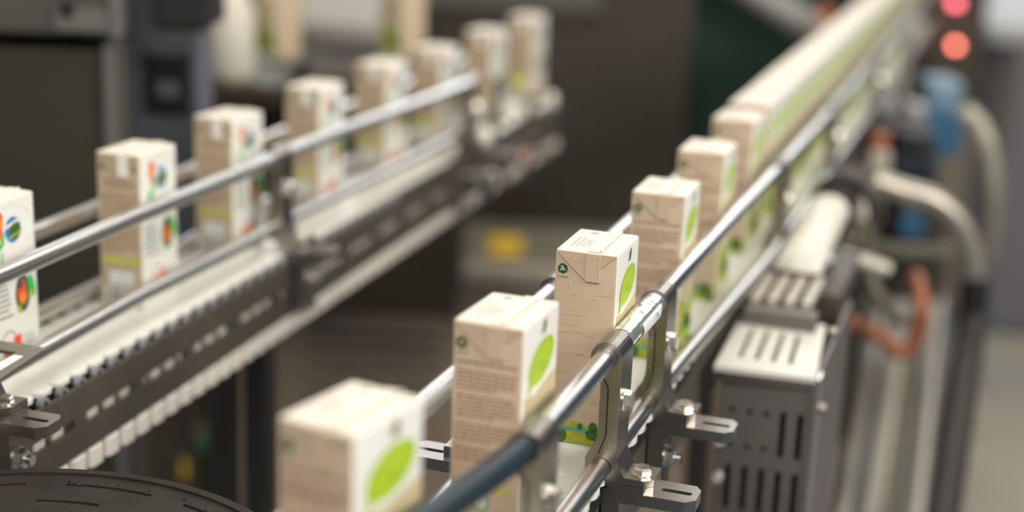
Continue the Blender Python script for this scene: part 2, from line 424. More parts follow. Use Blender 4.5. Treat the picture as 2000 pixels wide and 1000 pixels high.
# ================================================================== CONVEYORS
PITCH_S = 20.6
def slat_mb(u0, u1, thick, m='slat_white', w=19.7, r=7.5):
    mb = MB()
    pts = []
    for (cx, a0) in ((u1-r, -pi/2), (u1-r, 0), (u0+r, pi/2), (u0+r, pi)):
        cy = (-w/2+r) if a0 in (-pi/2, pi) else (w/2-r)
        for i in range(5):
            t = a0+pi/2*i/4; pts.append((cx+r*cos(t), cy+r*sin(t)))
    mb.prism(pts, -thick, -0.6, m)
    c = [(p[0]*0.985+(u0+u1)/2*0.015, p[1]*0.95) for p in pts]
    n = len(pts)
    mb.add([(p[0], p[1], -.6) for p in pts]+[(p[0], p[1], 0) for p in c], [(i, (i+1) % n, n+(i+1) % n, n+i) for i in range(n)]+[tuple(range(n, 2*n))], m)
    return mb
def conveyor(name, O, A, base, label, v0, v1, u0, u1, plate_u, slots, ret, ref_h, legs=()):
    root = empty(name, wpos(O, A, 0, 0, 0), -A, label, 'conveyor')
    first = None; v = v0; n = 0; rest = MB()
    while v < v1:
        if n < 100:
            if first is None: first = slat_mb(u0, u1, 3.6).build('slat', root); o = first
            else: o = first.copy(); COL.objects.link(o); o.parent = root
            o.location = (0, v*MM, base*MM)
        else:
            s = slat_mb(u0, u1, 3.6); rest.add([(x, y+v, z+base) for x, y, z in s.v], s.f, 'slat_white')
        v += PITCH_S; n += 1
    if rest.v: o = rest.build('far_slats', root); o['kind'] = 'stuff'
    # side plates with slots
    pt, pb = ref_h
    for sgn, pu in ((1, plate_u), (-1, u0-6)):
        mb = MB(); fr = lambda a, b, c: (c, a, b)
        outer = [(v0-5, pb), (v1, pb), (v1, pt), (v0-5, pt)]
        hs = []
        if slots:
            a = slots
            while a < v1-90: hs.append([(p[0], p[1]) for p in stadium(a, a+63, -37.5, 3.9)]); a += 74.5
        mb.prism(outer, pu, pu+3, 'frame_steel', fr, hs)
        mb.build('side_plate', root)
    ch = MB(); ch.box(u1-8, u1-2, v0, v1, base-14, base-7.5, 'chain_black'); ch.box((u0+u1)/2-12, (u0+u1)/2+12, v0, v1, base-12, base-3.7, 'chain_black')
    ch.build('chain', root)
    if slots:
        rr = MB(); rr.tube([(u1+1.2, 0, base-5.6), (u1+5.4, 0, base-5.6)], 4.5, 'ring_grey', 20); rr.cyl((u1+5.3, 0, base-5.6), (u1+5.7, 0, base-5.6), 2.1, 'black', 16)
        ro = rr.build('chain_roller', root); ro.location.y = (v0+10)*MM; v = v0+10+PITCH_S
        while v < 420:
            o = ro.copy(); COL.objects.link(o); o.parent = root; o.location.y = v*MM; v += PITCH_S
    if ret:
        f2 = None; v = v0+20; k = 0
        while v < v1 and k < 100:
            if f2 is None: f2 = slat_mb(u0, u1+9, 13, 'slat_worn', 17.2, 4.0).build('return_slat', root); o = f2
            else: o = f2.copy(); COL.objects.link(o); o.parent = root
            o.location = (0, v*MM, ret*MM); v += PITCH_S; k += 1
        # pale wear strip pieces seen through the slots
        mb = MB(); a = v0
        while a < v1: mb.box(u1-2.5, u1+2.5, a, a+12, -48, -30, 'slat_worn', 1.5); a += 20.6
        mb.build('wear_strip', root)
    # cross members and legs
    a = v0+60
    while a < v1:
        mb = MB(); mb.box(u0-3, plate_u, a, a+20, pb+6, pb+16, 'frame_steel'); mb.build('cross_member', root); a += 320
    for a in legs:
        for uu in ((u0-2, plate_u-24) if not slots else (u0-2, u0+34)):
            lg = MB(); lg.box(uu, uu+22, a, a+22, -900, (ret-14 if ret else pb), 'hose_dark', 1.5); lg.build('leg', root)
    return root
conveyor('slat_conveyor', RO, RA, 0, 'right-hand conveyor with white slat belt carrying the green-leaf cartons', -330, 2480, -47, 29.5, 23.2, None, None, (-5.5, -62), (560, 1500, 2300))
conveyor('slat_conveyor', LO, LA, LB, 'left-hand conveyor with white slat belt and dark slotted steel side plate', -296, 1035, -32, 45.5, 50, -238.5, -61, (-14, -60), (165,))

# ---------------------------------------------------------------- guide rails
def rail(O, A, pts, r, label, m='rail_steel', name='guide_rail', group='round steel guide rails'):
    root = empty(name, wpos(O, A, 0, 0, 0), -A, label, 'rail', group)
    return root
def rail_obj(O, A, pts, r, label, m='rail_steel', group='round steel guide rails'):
    mb = MB(); mb.tube(pts, r, m, 28); o = mb.build('guide_rail'); o.location = wpos(O, A, 0, 0, 0); o.rotation_euler = (0, 0, -A)
    tag(o, label, 'rail', group); return o
def along(u, h, v0, v1, n=8, u1=None): return [(u+(0 if u1 is None else (u1-u)*i/(n-1)), v0+(v1-v0)*i/(n-1), h) for i in range(n)]
rail_obj(RO, RA, [(26.0, -196, 71), (25.8, -60, 71), (25.6, 100, 71), (27.5, 281, 71), (30.5, 477, 71), (33, 745, 71), (34, 1200, 71), (34, 2450, 71)], 6.0,
         'bright round upper guide rail in front of the green-leaf cartons')
rail_obj(RO, RA, [(25.6, -300, 7), (25.6, 60, 7), (27.3, 130, 7), (32, 264, 7), (37, 417, 7), (38, 2450, 7)], 6.0,
         'lower guide rail on the near side of the right-hand belt')
rail_obj(RO, RA, along(-38, 71, -330, 2450), 6.0, 'upper guide rail behind the green-leaf cartons, glimpsed between them')
rail_obj(RO, RA, along(-38, 7, -330, 2450), 6.0, 'lower guide rail behind the green-leaf cartons, mostly hidden')
# dark curved run-in rail
mb = MB(); mb.tube([(25.6, -193, 71), (23.5, -214, 71), (18.5, -250, 71), (12, -290, 71), (5, -325, 71)], 7.0, 'rail_blue', 24)
o = mb.build('curved_rail_end'); o.location = wpos(RO, RA, 0, 0, 0); o.rotation_euler = (0, 0, -RA)
tag(o, 'dark blue curved rail end crossing in front of the second leaf carton', 'rail')
rail_obj(LO, LA, [(38.5, -300, 75), (37, -164, 75), (35.8, -74, 75), (37.5, 33, 75), (38, 170, 75), (40.5, 284, 75), (48, 386, 75), (54, 507, 75), (57, 620, 75)], 6.0,
         'upper guide rail in front of the fruit cartons on the left line')
rail_obj(LO, LA, [(40, -300, 15), (37, -174, 15), (34, -60, 15), (37, 80, 15), (37, 224, 15), (39.5, 337, 15), (43, 500, 15), (46, 640, 15)], 6.0,
         'lower guide rail just above the near edge of the left belt')
rail_obj(LO, LA, along(-30, 62, -290, 1000), 6.0, 'upper guide rail behind the fruit cartons on the left line')
rail_obj(LO, LA, along(-30, 1.5, -290, 1000), 6.0, 'lower guide rail behind the fruit cartons on the left line')

# clear tape wrapped on the rail between the two sharp brackets
mb = MB(); pts = along(25.8, 71.3, -38, 40, 14)
mb.tube(pts, 7.4, 'tape_clear', 28, rad=[7.2+0.5*random.random() for _ in pts])
tp = mb.build('tape_wrap'); tp.location = wpos(RO, RA, 0, 0, 0); tp.rotation_euler = (0, 0, -RA)
tag(tp, 'shiny crinkled clear tape wrapped around the upper rail between the two sharp brackets', 'tape')
lb = MB()
vs = []; fs = []; n = 8; R_ = 8.15
for j, v in enumerate((-16, 26)):
    for i in range(n+1):
        t = radians(-28+62*i/n); vs.append((25.8+R_*cos(t), v+(3 if i > 5 and j else 0), 71.3+R_*sin(t)))
fs = [(i, i+1, n+2+i, n+1+i) for i in range(n)]
lb.add(vs, fs, 'label_white')
def onrail(a, b): t = radians(3)+b/R_; return (25.8+(R_+.12)*cos(t), a, 71.3+(R_+.12)*sin(t))
put_text(lb, '170x', 4.2, 15, 0.6, 'blue_ink', onrail)
lb.flat([(-6, -3), (-5.4, -3), (-4, 3), (-4.6, 3)], 'blue_ink', onrail)
lo = lb.build('label', tp); lo['label'] = 'white paper label under the tape'

# ---------------------------------------------------------------- clamp brackets
def bracket(leg_u, text=None, simple=False):
    root = empty('clamp_bracket')
    T = 24.0
    XZ = lambda a, b, c: (a, c, b)
    head = [(25.9+8.9*cos(t), 71+8.9*sin(t)) for t in [pi*i/14 for i in range(15)]]
    prof = head + [(17, 69), (18.8, 65), (22, 61), (23.6, 56), (23.6, 27), (22, 20.5), (18.4, 15.5), (16.8, 11.5), (17.2, 5), (20, 1.0), (30, 0.5), (30, -5), (39.5, -5), (39.5, 3.2), (34.6, 13)]
    post = MB()
    holes = [circ(26, 71, 6.05, 20), circ(26, 7.3, 5.9, 20)]
    post.prism(prof, 0.0, T, 'cast_steel', XZ, holes)
    post.build('clamp_post', root)
    lip = MB()
    lp = [(22.0, 60.5), (24.5, 60), (27.6, 54), (27.8, 27), (24.2, 15.6), (18.6, 15.4), (22, 20.5), (23.6, 27), (23.6, 56)]
    lip.prism(lp, -0.9, 0.05, 'cast_steel', XZ)
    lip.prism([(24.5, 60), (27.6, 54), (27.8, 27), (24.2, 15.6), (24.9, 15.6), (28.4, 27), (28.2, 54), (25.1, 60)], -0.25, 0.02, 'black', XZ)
    if text: put_text(lip, text, 4.0, 25.6, 40, 'bolt_steel', lambda a, b: (a, -1.0, b), rot=pi/2)
    lip.build('inner_lip', root)
    fb = MB()
    blk = [(39.5, 0), (51, 0), (55.5, 4.5), (55.5, T-2), (39.5, T-2)]
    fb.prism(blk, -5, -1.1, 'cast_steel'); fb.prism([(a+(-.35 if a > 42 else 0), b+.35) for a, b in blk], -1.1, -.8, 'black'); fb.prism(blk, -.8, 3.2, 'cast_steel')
    fb.build('foot_block', root)
    MBb = MB(); MBb.hexhead((47.5, 10.5, 3.2), (0, 0, 1), 5.5, 4.2, 'bolt_steel'); MBb.build('hex_bolt', root)
    sb = MB(); sb.hexhead((34.6, 10, 45), (1, 0, 0), 5.8, 5.4, 'bolt_steel'); sb.build('hex_bolt', root)
    sp = MB()
    x0 = leg_u
    outer = [(x0, 0), (74.5, 0), (79.5, 5), (79.5, T-5), (76, T), (x0, T)]
    sp.prism(outer, -12, -5, 'cast_steel', None, [stadium(58.5, 76, 12, 2.0)])
    sp.build('slotted_plate', root)
    lg = MB()
    lg.prism([(1, -12), (T-1, -12), (T-1, -62), (17, -62), (17, -56), (7, -56), (7, -62), (1, -62)], x0, x0+10, 'cast_steel', lambda a, b, c: (c, a, b))
    lg.build('support_leg', root)
    nb = MB(); nb.hexhead((x0+10, 9, -30), (1, 0, 0), 6.5, 6, 'bolt_steel'); nb.cyl((x0+16, 9, -30), (x0+20, 9, -30), 3.4, 'bolt_steel'); nb.build('hex_nut', root)
    return root
G_B = 'cast steel rail clamp brackets'
def put(o, O, A, u, v, h, label, flip=False, group=G_B):
    o.location = wpos(O, A, u, v, h); o.rotation_euler = (0, 0, -A+(pi if flip else 0)); tag(o, label, 'bracket', group)
b0 = bracket(27.5); b0t = tree_of(b0)
put(b0, RO, RA, 0, -68, 0, 'sharp steel clamp bracket covering the meadow print of the wet carton, nearest sharp one')
b1 = bracket(27.5, 'A-2127285C'); put(b1, RO, RA, 0, 40.5, 0, 'sharp clamp bracket with raised serial characters, behind the taped rail')
def cp(): return copy_tree(b0, b0t)
put(cp(), RO, RA, 0, -207, 0, 'blurred clamp bracket at the bottom where the upper rail turns dark blue')
for v, lab in ((470, 'clamp bracket beside the last spaced leaf carton, above the white slotted module'), (800, 'far clamp bracket along the packed row, nearer of two'), (1250, 'farthest clamp bracket along the packed row')):
    put(cp(), RO, RA, 4+v*.004, v, 0, lab)
for v, lab in ((-44, 'bracket behind the line, its slotted foot showing between the two nearest leaf cartons'), (64, 'bracket behind the sharp wet carton, its round head just showing'), (494, 'bracket behind the line near the packed row, hidden by cartons')):
    put(cp(), RO, RA, -12, v, 0, lab, True)
lb0 = bracket(46.0); lbt = tree_of(lb0)
put(lb0, LO, LA, 10.5, -266, 4, 'bracket foot with slotted plate sticking in at the left edge')
for u, v, lab in ((11, 152, 'blurred bracket standing in front of the fourth fruit carton'), (27, 612, 'far blurred bracket in front of the last fruit cartons')):
    o = copy_tree(lb0, lbt); put(o, LO, LA, u, v, 4, lab)

# flat plate with painted white reflection at left edge
mb = MB(); mb.prism([(18, -217), (60, -217), (63, -220), (71, -290), (52, -290), (51, -231), (18, -231)], 27.6, 30, 'old_steel')
root = empty('cover_plate', wpos(LO, LA, 0, 0, 0), -LA, 'flat grey steel plate with painted white reflection at the left edge, above the lower rail', 'plate')
mb.build('plate', root)
mb = MB(); mb.prism([(52.5, -236), (59, -236), (61, -262), (52.5, -262)], 30, 30.2, 'label_white'); mb.build('painted_reflection', root)  # reflection on the steel, painted as a thin white patch
mb = MB(); mb.box(53, 59, -285, -270, 4, 27.6, 'old_steel'); mb.build('stand_off', root)

# dark turntable disc between the lines
dc = wpos(LO, LA, 157, -426, -20)
root = empty('transfer_disc', dc, 0, 'dark round steel disc with curved slits between the two lines', 'disc')
mb = MB(); Rd = 158
def arc_slot(r, a0, a1, w, n=14):
    return [((r+w)*cos(a0+(a1-a0)*i/n), (r+w)*sin(a0+(a1-a0)*i/n)) for i in range(n+1)]+[((r-w)*cos(a1-(a1-a0)*i/n), (r-w)*sin(a1-(a1-a0)*i/n)) for i in range(n+1)]
sl = []
for k in range(12):
    a = radians(8+30*k); sl.append(arc_slot(142, a, a+radians(21), 1.5)); 
    sl.append(arc_slot(120, a+.15, a+.15+radians(17), 1.5))
mb.prism(circ(0, 0, Rd, 96), -6, -1, 'disc_dark', None, sl)
mb.prism(circ(0, 0, Rd-.2, 96), -9, -6, 'black')
mb.build('plate', root)
mb = MB(); mb.prism(circ(0, 0, Rd+2.5, 96), -14, 0.4, 'disc_dark', None, [circ(0, 0, Rd-3, 96)]); mb.build('rim', root)
mb = MB(); mb.cyl((0, 0, -880), (0, 0, -9), 30, 'frame_steel'); mb.build('shaft', root)
mb = MB(); rnd = random.Random(4)
for i in range(40):
    a = radians(rnd.uniform(20, 160)); r = 142+rnd.uniform(2, 5); rr = rnd.uniform(.4, 1.3); c = (r*cos(a), r*sin(a), -1)
    mb.tube([(c[0], c[1], -1), (c[0], c[1], -1+rr*.6)], rr, 'droplet', 8, rad=[rr, rr*.5])
o = mb.build('water_drops', root); o['kind'] = 'stuff'

# ================================================================== SLOTTED MODULE BESIDE THE RIGHT LINE
mat('white_blob', (0.6, 0.54, 0.50), 0.4)
mat('panel_grey', (0.15, 0.132, 0.118), 0.5, 0.3, noise=0.06, scale=30)
mat('plastic_white', (0.60, 0.585, 0.52), 0.4)
mat('plastic_beige', (0.42, 0.385, 0.32), 0.45)
root = empty('slotted_module', wpos(RO, RA, 0, 0, 0), -RA, 'white slotted machine head above a grey perforated panel, right of the sharp brackets', 'machine module')
holes = []
for i in range(5):
    u = 52+i*12.2
    for (za, zb) in (((-84, -48), (-130, -94), (-182, -146)) if i >= 3 else ((-130, -94), (-182, -146))):
        holes.append([(u+2.2*cos(t), zb-2.2+2.2*sin(t)) for t in [pi*k/8 for k in range(9)]]+[(u+2.2*cos(t), za+2.2+2.2*sin(t)) for t in [pi+pi*k/8 for k in range(9)]])
    if i < 3:
        for zc in (-52, -79): holes.append(circ(u, zc, 2.2, 12))
mb = MB(); mb.prism(rect(42, 109, -330, -24.5), 205, 207, 'panel_grey', lambda a, b, c: (a, c, b), holes); mb.build('perforated_panel', root)
mb = MB(); mb.box(107, 110, 204, 420, -330, -22, 'panel_grey'); mb.box(44, 107, 226, 228, -330, -26, 'black'); mb.build('side_cover', root)
mb = MB(); mb.box(110, 112, 204, 222, -330, -20, 'rail_steel'); mb.build('corner_strip', root)
tp_ = [(37, 200), (109, 204), (99, 332), (33, 326)]
sl = []
for i in range(4):
    u0_, u1_ = 50.5+i*12.2, 47.5+i*11.8
    sl.append([(u0_-1.7, 226), (u0_+1.7, 226), (u1_+1.7, 300), (u1_-1.7, 300)])
mb = MB(); mb.prism(tp_, -23, -19, 'plastic_white', None, sl); mb.prism(tp_, -29, -27.5, 'frame_steel'); mb.build('slotted_top', root)
mb = MB(); mb.box(37, 94, 306, 324, -19, -6, 'panel_grey', 2); mb.build('cross_bar', root)
for i in range(4):
    mb = MB(); mb.box(38+i*13.5, 46.5+i*13.5, 326, 408, -8, -2+i*.3, 'plastic_beige', 1.5); mb.build('guide_strip', root)
mb = MB(); n = 14
pr_ = lambda r: [(r*cos(pi*i/n), r*.75*sin(pi*i/n)) for i in range(n+1)]
vs = []
for (cx, v, h, r) in ((64, 400, 2, 20), (65, 470, 10, 20), (67, 560, 20, 20)):
    vs += [(cx+a, v, h+b) for a, b in pr_(r)]
k = n+1
mb.add(vs, [(j*k+i, j*k+i+1, (j+1)*k+i+1, (j+1)*k+i) for j in (0, 1) for i in range(n)]+[tuple(range(n, -1, -1))], 'plastic_white', True)
mb.build('curved_cover', root)
mb = MB(); mb.tube([(80+29*cos(pi*i/12), 580, 10+38*sin(pi*i/12)) for i in range(13)], 6.5, 'hose_dark', 12); mb.build('arch_guard', root)
mb = MB(); mb.box(47, 100, 410, 560, -40, -17, 'frame_steel'); mb.build('bed', root)
for (u, v, h) in ((112, 215, -45), (112, 240, 5)):
    mb = MB(); mb.cyl((u, v, h), (u+5, v, h), 4, 'old_steel', 14); mb.build('side_bolt', root)
for h in (-76, -105):
    mb = MB(); mb.cyl((45.5, 205, h), (45.5, 199, h), 3.6, 'white_blob', 14); mb.build('panel_bolt', root)
for uu in (48, 92):
    mb = MB(); mb.box(uu, uu+12, 230, 242, -900, -30, 'frame_steel'); mb.build('leg', root)

# ================================================================== SURROUNDING HALL
def onY(px, py, Y):
    d = fw + cr*((px-1000)/F_PX) - cu*((py-500)/F_PX); d = d*(Y/d.y); return (CAM+d)/MM
def onZ(px, py, z):
    d = fw + cr*((px-1000)/F_PX) - cu*((py-500)/F_PX); d = d*((z-CAM_H)/d.z); return (CAM+d)/MM
class G:
    """a thing whose parts are built in world millimetres and parented to an Empty at its base"""
    def __init__(s, name, base, label, cat, group=None):
        s.b = Vector(base); s.root = empty(name, s.b*MM, 0, label, cat, group)
    def mb(s): return MB(Matrix.Translation(-s.b))
    def panel(s, name, px0, py0, px1, py1, Y, thick, m, bev=3, z0=None):
        a = onY(px0, (py0+py1)/2, Y); b = onY(px1, (py0+py1)/2, Y); c = onY((px0+px1)/2, py0, Y); d = onY((px0+px1)/2, py1, Y)
        k = s.mb(); k.box(a.x, b.x, Y/MM, Y/MM+thick, d.z if z0 is None else z0, c.z, m, bev); return k.build(name, s.root)
mat('olive_steel', (0.052, 0.048, 0.031), 0.5, 0.35, noise=0.12, scale=3)
mat('lid_steel', (0.115, 0.11, 0.095), 0.45, 0.35, noise=0.2, scale=6)
mat('trim_steel', (0.20, 0.19, 0.175), 0.4, 0.4)
mat('blue_grey', (0.055, 0.060, 0.068), 0.5, 0.2, noise=0.1, scale=5)
mat('edge_blue', (0.15, 0.155, 0.19), 0.5, 0.2)
mat('screen', (0.006, 0.006, 0.008), 0.3)
mat('dark_brown', (0.065, 0.050, 0.034), 0.5, 0.3, noise=0.2, scale=5)
mat('housing', (0.075, 0.064, 0.050), 0.38, 0.45, noise=0.18, scale=2.5)
mat('bench_top', (0.24, 0.225, 0.175), 0.5, 0.3, noise=0.12, scale=5)
mat('bench_edge', (0.62, 0.53, 0.43), 0.45, 0.3)
mat('bench_front', (0.46, 0.35, 0.25), 0.5, 0.2, noise=0.15, scale=6)
mat('yellow', (0.75, 0.50, 0.03), 0.5)
mat('green_sheet', (0.006, 0.035, 0.020), 0.5)
mat('grey_beam', (0.26, 0.26, 0.24), 0.5, 0.2)
mat('drum_white', (0.66, 0.62, 0.52), 0.45)
mat('box_grey', (0.52, 0.50, 0.46), 0.45)
mat('pipe_steel', (0.46, 0.42, 0.35), 0.35, 0.7)
mat('hose_black', (0.018, 0.017, 0.015), 0.5)
mat('pipe_beige', (0.50, 0.46, 0.38), 0.4, 0.3)
mat('hose_orange', (0.30, 0.095, 0.035), 0.5)
mat('hose_olive', (0.13, 0.12, 0.08), 0.45)
mat('sky_blue', (0.17, 0.26, 0.34), 0.5)
mat('deep_blue', (0.02, 0.10, 0.19), 0.5)
mat('navy', (0.02, 0.028, 0.045), 0.5)
mat('soft_grey', (0.45, 0.45, 0.45), 0.5)
mat('wall_grey', (0.16, 0.16, 0.17), 0.6, noise=0.1, scale=2)
mat('column_brown', (0.16, 0.13, 0.10), 0.6, noise=0.1, scale=3)
mat('bright_blue_white', (0.85, 0.90, 0.95), 0.5)
mat('beige_floor_area', (0.27, 0.245, 0.20), 0.6, noise=0.3, scale=1.4)
_r = [n for n in MATS['beige_floor_area'].node_tree.nodes if n.type == 'VALTORGB'][0]; _r.color_ramp.elements[0].color = (0.19, 0.195, 0.18, 1); _r.color_ramp.elements[1].color = (0.42, 0.37, 0.29, 1)
mat('floor', (0.07, 0.105, 0.14), 0.45, noise=0.18, scale=1.2)
mat('hall_wall', (0.05, 0.075, 0.105), 0.7, noise=0.2, scale=1.5)
mat('hall_wall_blue', (0.05, 0.085, 0.13), 0.7, noise=0.2, scale=1.5)
mat('hall_wall_warm', (0.20, 0.17, 0.14), 0.7, noise=0.2, scale=1.5)
mat('rust', (0.42, 0.13, 0.05), 0.5)
mat('white_blob', (0.7, 0.64, 0.55), 0.4)
mat('lamp_red', (0.9, 0.2, 0.15), 0.4, emit=(1.0, 0.24, 0.17), emit_s=9)
mat('lamp_pink', (0.8, 0.15, 0.2), 0.4, emit=(1.0, 0.16, 0.22), emit_s=6)

k = MB(); k.box(-4500, 4500, -2500, 7000, -50, 0, 'floor'); o = k.build('floor'); o['kind'] = 'structure'
k = MB(); k.box(-4500, 4500, 6500, 6700, 0, 4000, 'hall_wall'); o = k.build('wall_back'); o['kind'] = 'structure'
k = MB(); k.box(-4700, -4500, -2500, 6700, 0, 4000, 'hall_wall_warm'); o = k.build('wall_left'); o['kind'] = 'structure'
k = MB(); k.box(4500, 4700, -2500, 6700, 0, 4000, 'hall_wall_blue'); o = k.build('wall_right'); o['kind'] = 'structure'

k = MB(); k.box(650, 1700, 1500, 3850, .5, 4, 'beige_floor_area'); o = k.build('beige_floor_area'); tag(o, 'worn beige stretch of floor showing at the lower right corner', 'mat')  # visible floor as an added beige slab; blue floor below tints metal reflections
# left cabinet
g = G('machine_cabinet', (-560, 1600, 0), 'dark olive steel machine cabinet with grey lid filling the upper left corner', 'cabinet')
g.panel('body', -220, 88, 207, 600, 1.47, 300, 'olive_steel', 4, z0=0)
g.panel('lid', -220, -140, 212, 66, 1.44, 330, 'lid_steel', 6)
g.panel('lid_seam', -220, 60, 212, 92, 1.50, 260, 'black', 0)
g.panel('latch_plate', 105, 20, 208, 62, 1.435, 6, 'trim_steel', 1)
lt = g.panel('latch', 118, 4, 138, 32, 1.43, 10, 'screen', 1)
g.panel('corner_trim', 206, 78, 228, 600, 1.462, 60, 'trim_steel', 3, z0=0)
g.panel('corner_trim', 228, 84, 247, 600, 1.475, 60, 'lid_steel', 3, z0=0)
g.panel('lid_trim', 207, -140, 232, 76, 1.435, 30, 'trim_steel', 3)
# control cabinet
g = G('control_cabinet', (-480, 1950, 0), 'blue grey control cabinet with black display behind the third fruit carton', 'cabinet')
g.panel('body', 250, -120, 386, 640, 1.50, 70, 'blue_grey', 4)
for px in (262, 362): g.panel('leg', px, 630, px+10, 700, 1.52, 20, 'dark_brown', 1, z0=0)
g.panel('side_edge', 386, 55, 396, 640, 1.505, 60, 'edge_blue', 2)
g.panel('display', 280, 100, 368, 224, 1.494, 10, 'screen', 3)
g.panel('display_knob', 304, 160, 348, 194, 1.489, 8, 'blue_grey', 2)
g.panel('top_cover', 300, -120, 410, 55, 1.492, 80, 'black', 4)
# white drum
c = onY(450, 158, 1.93)
g = G('white_drum', c, 'blurred white plastic drum standing on the dark machine, upper left', 'drum')
k = g.mb(); R1 = 33
k.tube([(c.x, c.y, c.z+z) for z in (0, 6, 16, 90, 96)], R1, 'drum_white', 32, rad=[R1*.72, R1*.92, R1, R1, R1*.9]); k.build('body', g.root)
k = g.mb(); k.tube([(c.x, c.y, c.z+z) for z in (96, 100, 150)], R1, 'drum_white', 32, rad=[R1*.95, R1*.8, R1*.6]); k.build('neck', g.root)
k = g.mb(); k.box(c.x-34, c.x+70, c.y-34, c.y+130, c.z-26, c.z, 'dark_brown', 3); k.build('stand', g.root)
# pale box behind
g = G('feeder_box', onY(650, 100, 2.15), 'pale grey blurred box between the two distant cartons at the top', 'box')
g.panel('body', 578, -110, 736, 60, 2.16, 260, 'box_grey', 12)
g.panel('base', 560, 56, 745, 100, 2.15, 260, 'trim_steel', 8)
# distant cartons on a third line
for i, (px, py, lab) in enumerate(((545, 112, 'distant leaf carton at the top, left of the pale box, green leaf side showing'), (786, 112, 'distant leaf carton at the top, right of the pale box, above the fifth fruit carton'))):
    c = onY(px, py, 1.95); o = copy_tree(leaf, leaf_tree); o.location = c*MM; o.rotation_euler = (0, 0, radians(-142)); tag(o, lab, 'carton', 'distant leaf cartons on the back line')
c0 = onY(420, 118, 1.95); c1 = onY(900, 118, 1.95)
g = G('back_line_bed', (c0+c1)/2, 'dark narrow conveyor bed carrying the distant cartons', 'conveyor')
k = g.mb(); k.box(c0.x+125, c1.x+20, 1900, 2010, c0.z-24, c0.z-2.5, 'dark_brown', 3); k.build('bed', g.root)
# central housing
g = G('machine_housing', (100, 3000, 0), 'large dark brown steel machine housing in the centre background', 'machine')
g.panel('side_panel', 650, -160, 1348, 436, 2.75, 500, 'housing', 6)
g.panel('upper_band', 650, -160, 1180, 18, 2.735, 20, 'lid_steel', 3)
# bench in front of it
p0 = onY(1000, 434, 2.75); zt = p0.z
b0_ = onZ(1000, 520, zt*MM); yf = b0_.y
g = G('work_bench', (0, (yf+2750)/2, 0), 'grey topped bench with lighter front edge and louvred dark front, behind the nearest leaf cartons', 'bench')
k = g.mb(); k.box(-470, 470, yf+8, 2745, zt-14, zt, 'bench_top', 2); k.build('bench_top', g.root)
k = g.mb(); k.box(-470, 470, yf-10, yf+8, zt-26, zt+1, 'bench_edge', 3); k.build('front_edge', g.root)
k = g.mb(); k.box(-470, 470, yf+25, 2740, 0, zt-14, 'bench_front', 2); k.build('front_panel', g.root)
for j in range(4):
    a = onY(600, 640+j*38, yf*MM); b_ = onY(860, 640+j*38, yf*MM)
    k = g.mb(); k.box(a.x, b_.x, yf+13, yf+25.5, a.z-9, a.z, 'bench_edge', 1); k.build('louvre', g.root)
    k = g.mb(); k.box(a.x, b_.x, yf+23, yf+25.3, a.z-24, a.z-9, 'dark_brown', 0); k.build('louvre_gap', g.root)
s0 = onZ(957, 482, zt*MM); s1 = onZ(1020, 482, zt*MM); sa = onZ(988, 462, zt*MM).y; sb_ = onZ(988, 500, zt*MM).y
k = MB(); k.box(s0.x, s1.x, sb_, sa, zt+.2, zt+2, 'yellow', .5); o = k.build('yellow_label_plate'); tag(o, 'small yellow rectangle lying on the grey bench top', 'label')
g = G('dark_machine', Vector((-330, 2300, zt)), 'dark machine body behind the white drum, between control cabinet and fruit cartons', 'machine')
g.panel('body', 380, 150, 900, 700, 2.15, 300, 'dark_brown', 5, z0=zt)
g.panel('ledge', 520, 122, 760, 150, 2.08, 80, 'lid_steel', 3)
g.panel('slot', 560, 185, 760, 215, 2.13, 20, 'black', 2)
# low machine at left below the left line
g = G('valve_cabinet', (-500, 2700, 0), 'dark low cabinet seen beneath the left conveyor', 'cabinet')
g.panel('body', -200, 500, 475, 1200, 2.55, 200, 'dark_brown', 4, z0=0)
for (px, py, r, m_, lab, nm) in ((415, 865, 26, 'mark_green', 'green hand wheel', 'valve_wheel'), (272, 905, 30, 'yellow', 'yellow cap', 'valve_cap'), (355, 915, 20, 'yellow', 'small yellow cap', 'valve_cap'), (448, 880, 18, 'rust', 'rusty orange cap', 'valve_cap')):
    c = onY(px, py, 2.535); s = r*c.length/F_PX
    k = g.mb(); k.tube([(c.x, c.y+18, c.z), (c.x, c.y, c.z), (c.x, c.y-18, c.z), (c.x, c.y-22, c.z)], s, m_, 20, rad=[s*.4, s, s, s*.7]); o = k.build(nm, g.root); o['label'] = lab
c = onY(430, 850, 2.54)
k = g.mb(); k.tube([(c.x-60, c.y, c.z-60), (c.x-30, c.y, c.z+10), (c.x+30, c.y, c.z+20), (c.x+60, c.y, c.z-40)], 12, 'hose_olive', 14); k.build('pipe', g.root)

# green sheet, beam, orange lamp
g = G('green_screen_panel', onY(1450, 230, 2.95), 'dark green panel at the top, left of the packed row', 'panel')
g.panel('sheet', 1349, -160, 1580, 330, 2.95, 25, 'green_sheet', 3, z0=0)
a, b_ = onY(1400, -60, 2.85), onY(1630, 92, 2.85)
k = MB(); k.tube([a, b_], 34, 'grey_beam', 4); bo = k.build('diagonal_beam'); tag(bo, 'grey diagonal beam crossing in front of the dark green panel', 'beam')
c = onY(1612, 28, 2.8); k = MB(); k.tube([(c.x, c.y+10, c.z), (c.x, c.y-10, c.z)], 12, 'orange_ink', 16); o = k.build('end_knob', bo); o['label'] = 'orange end knob'

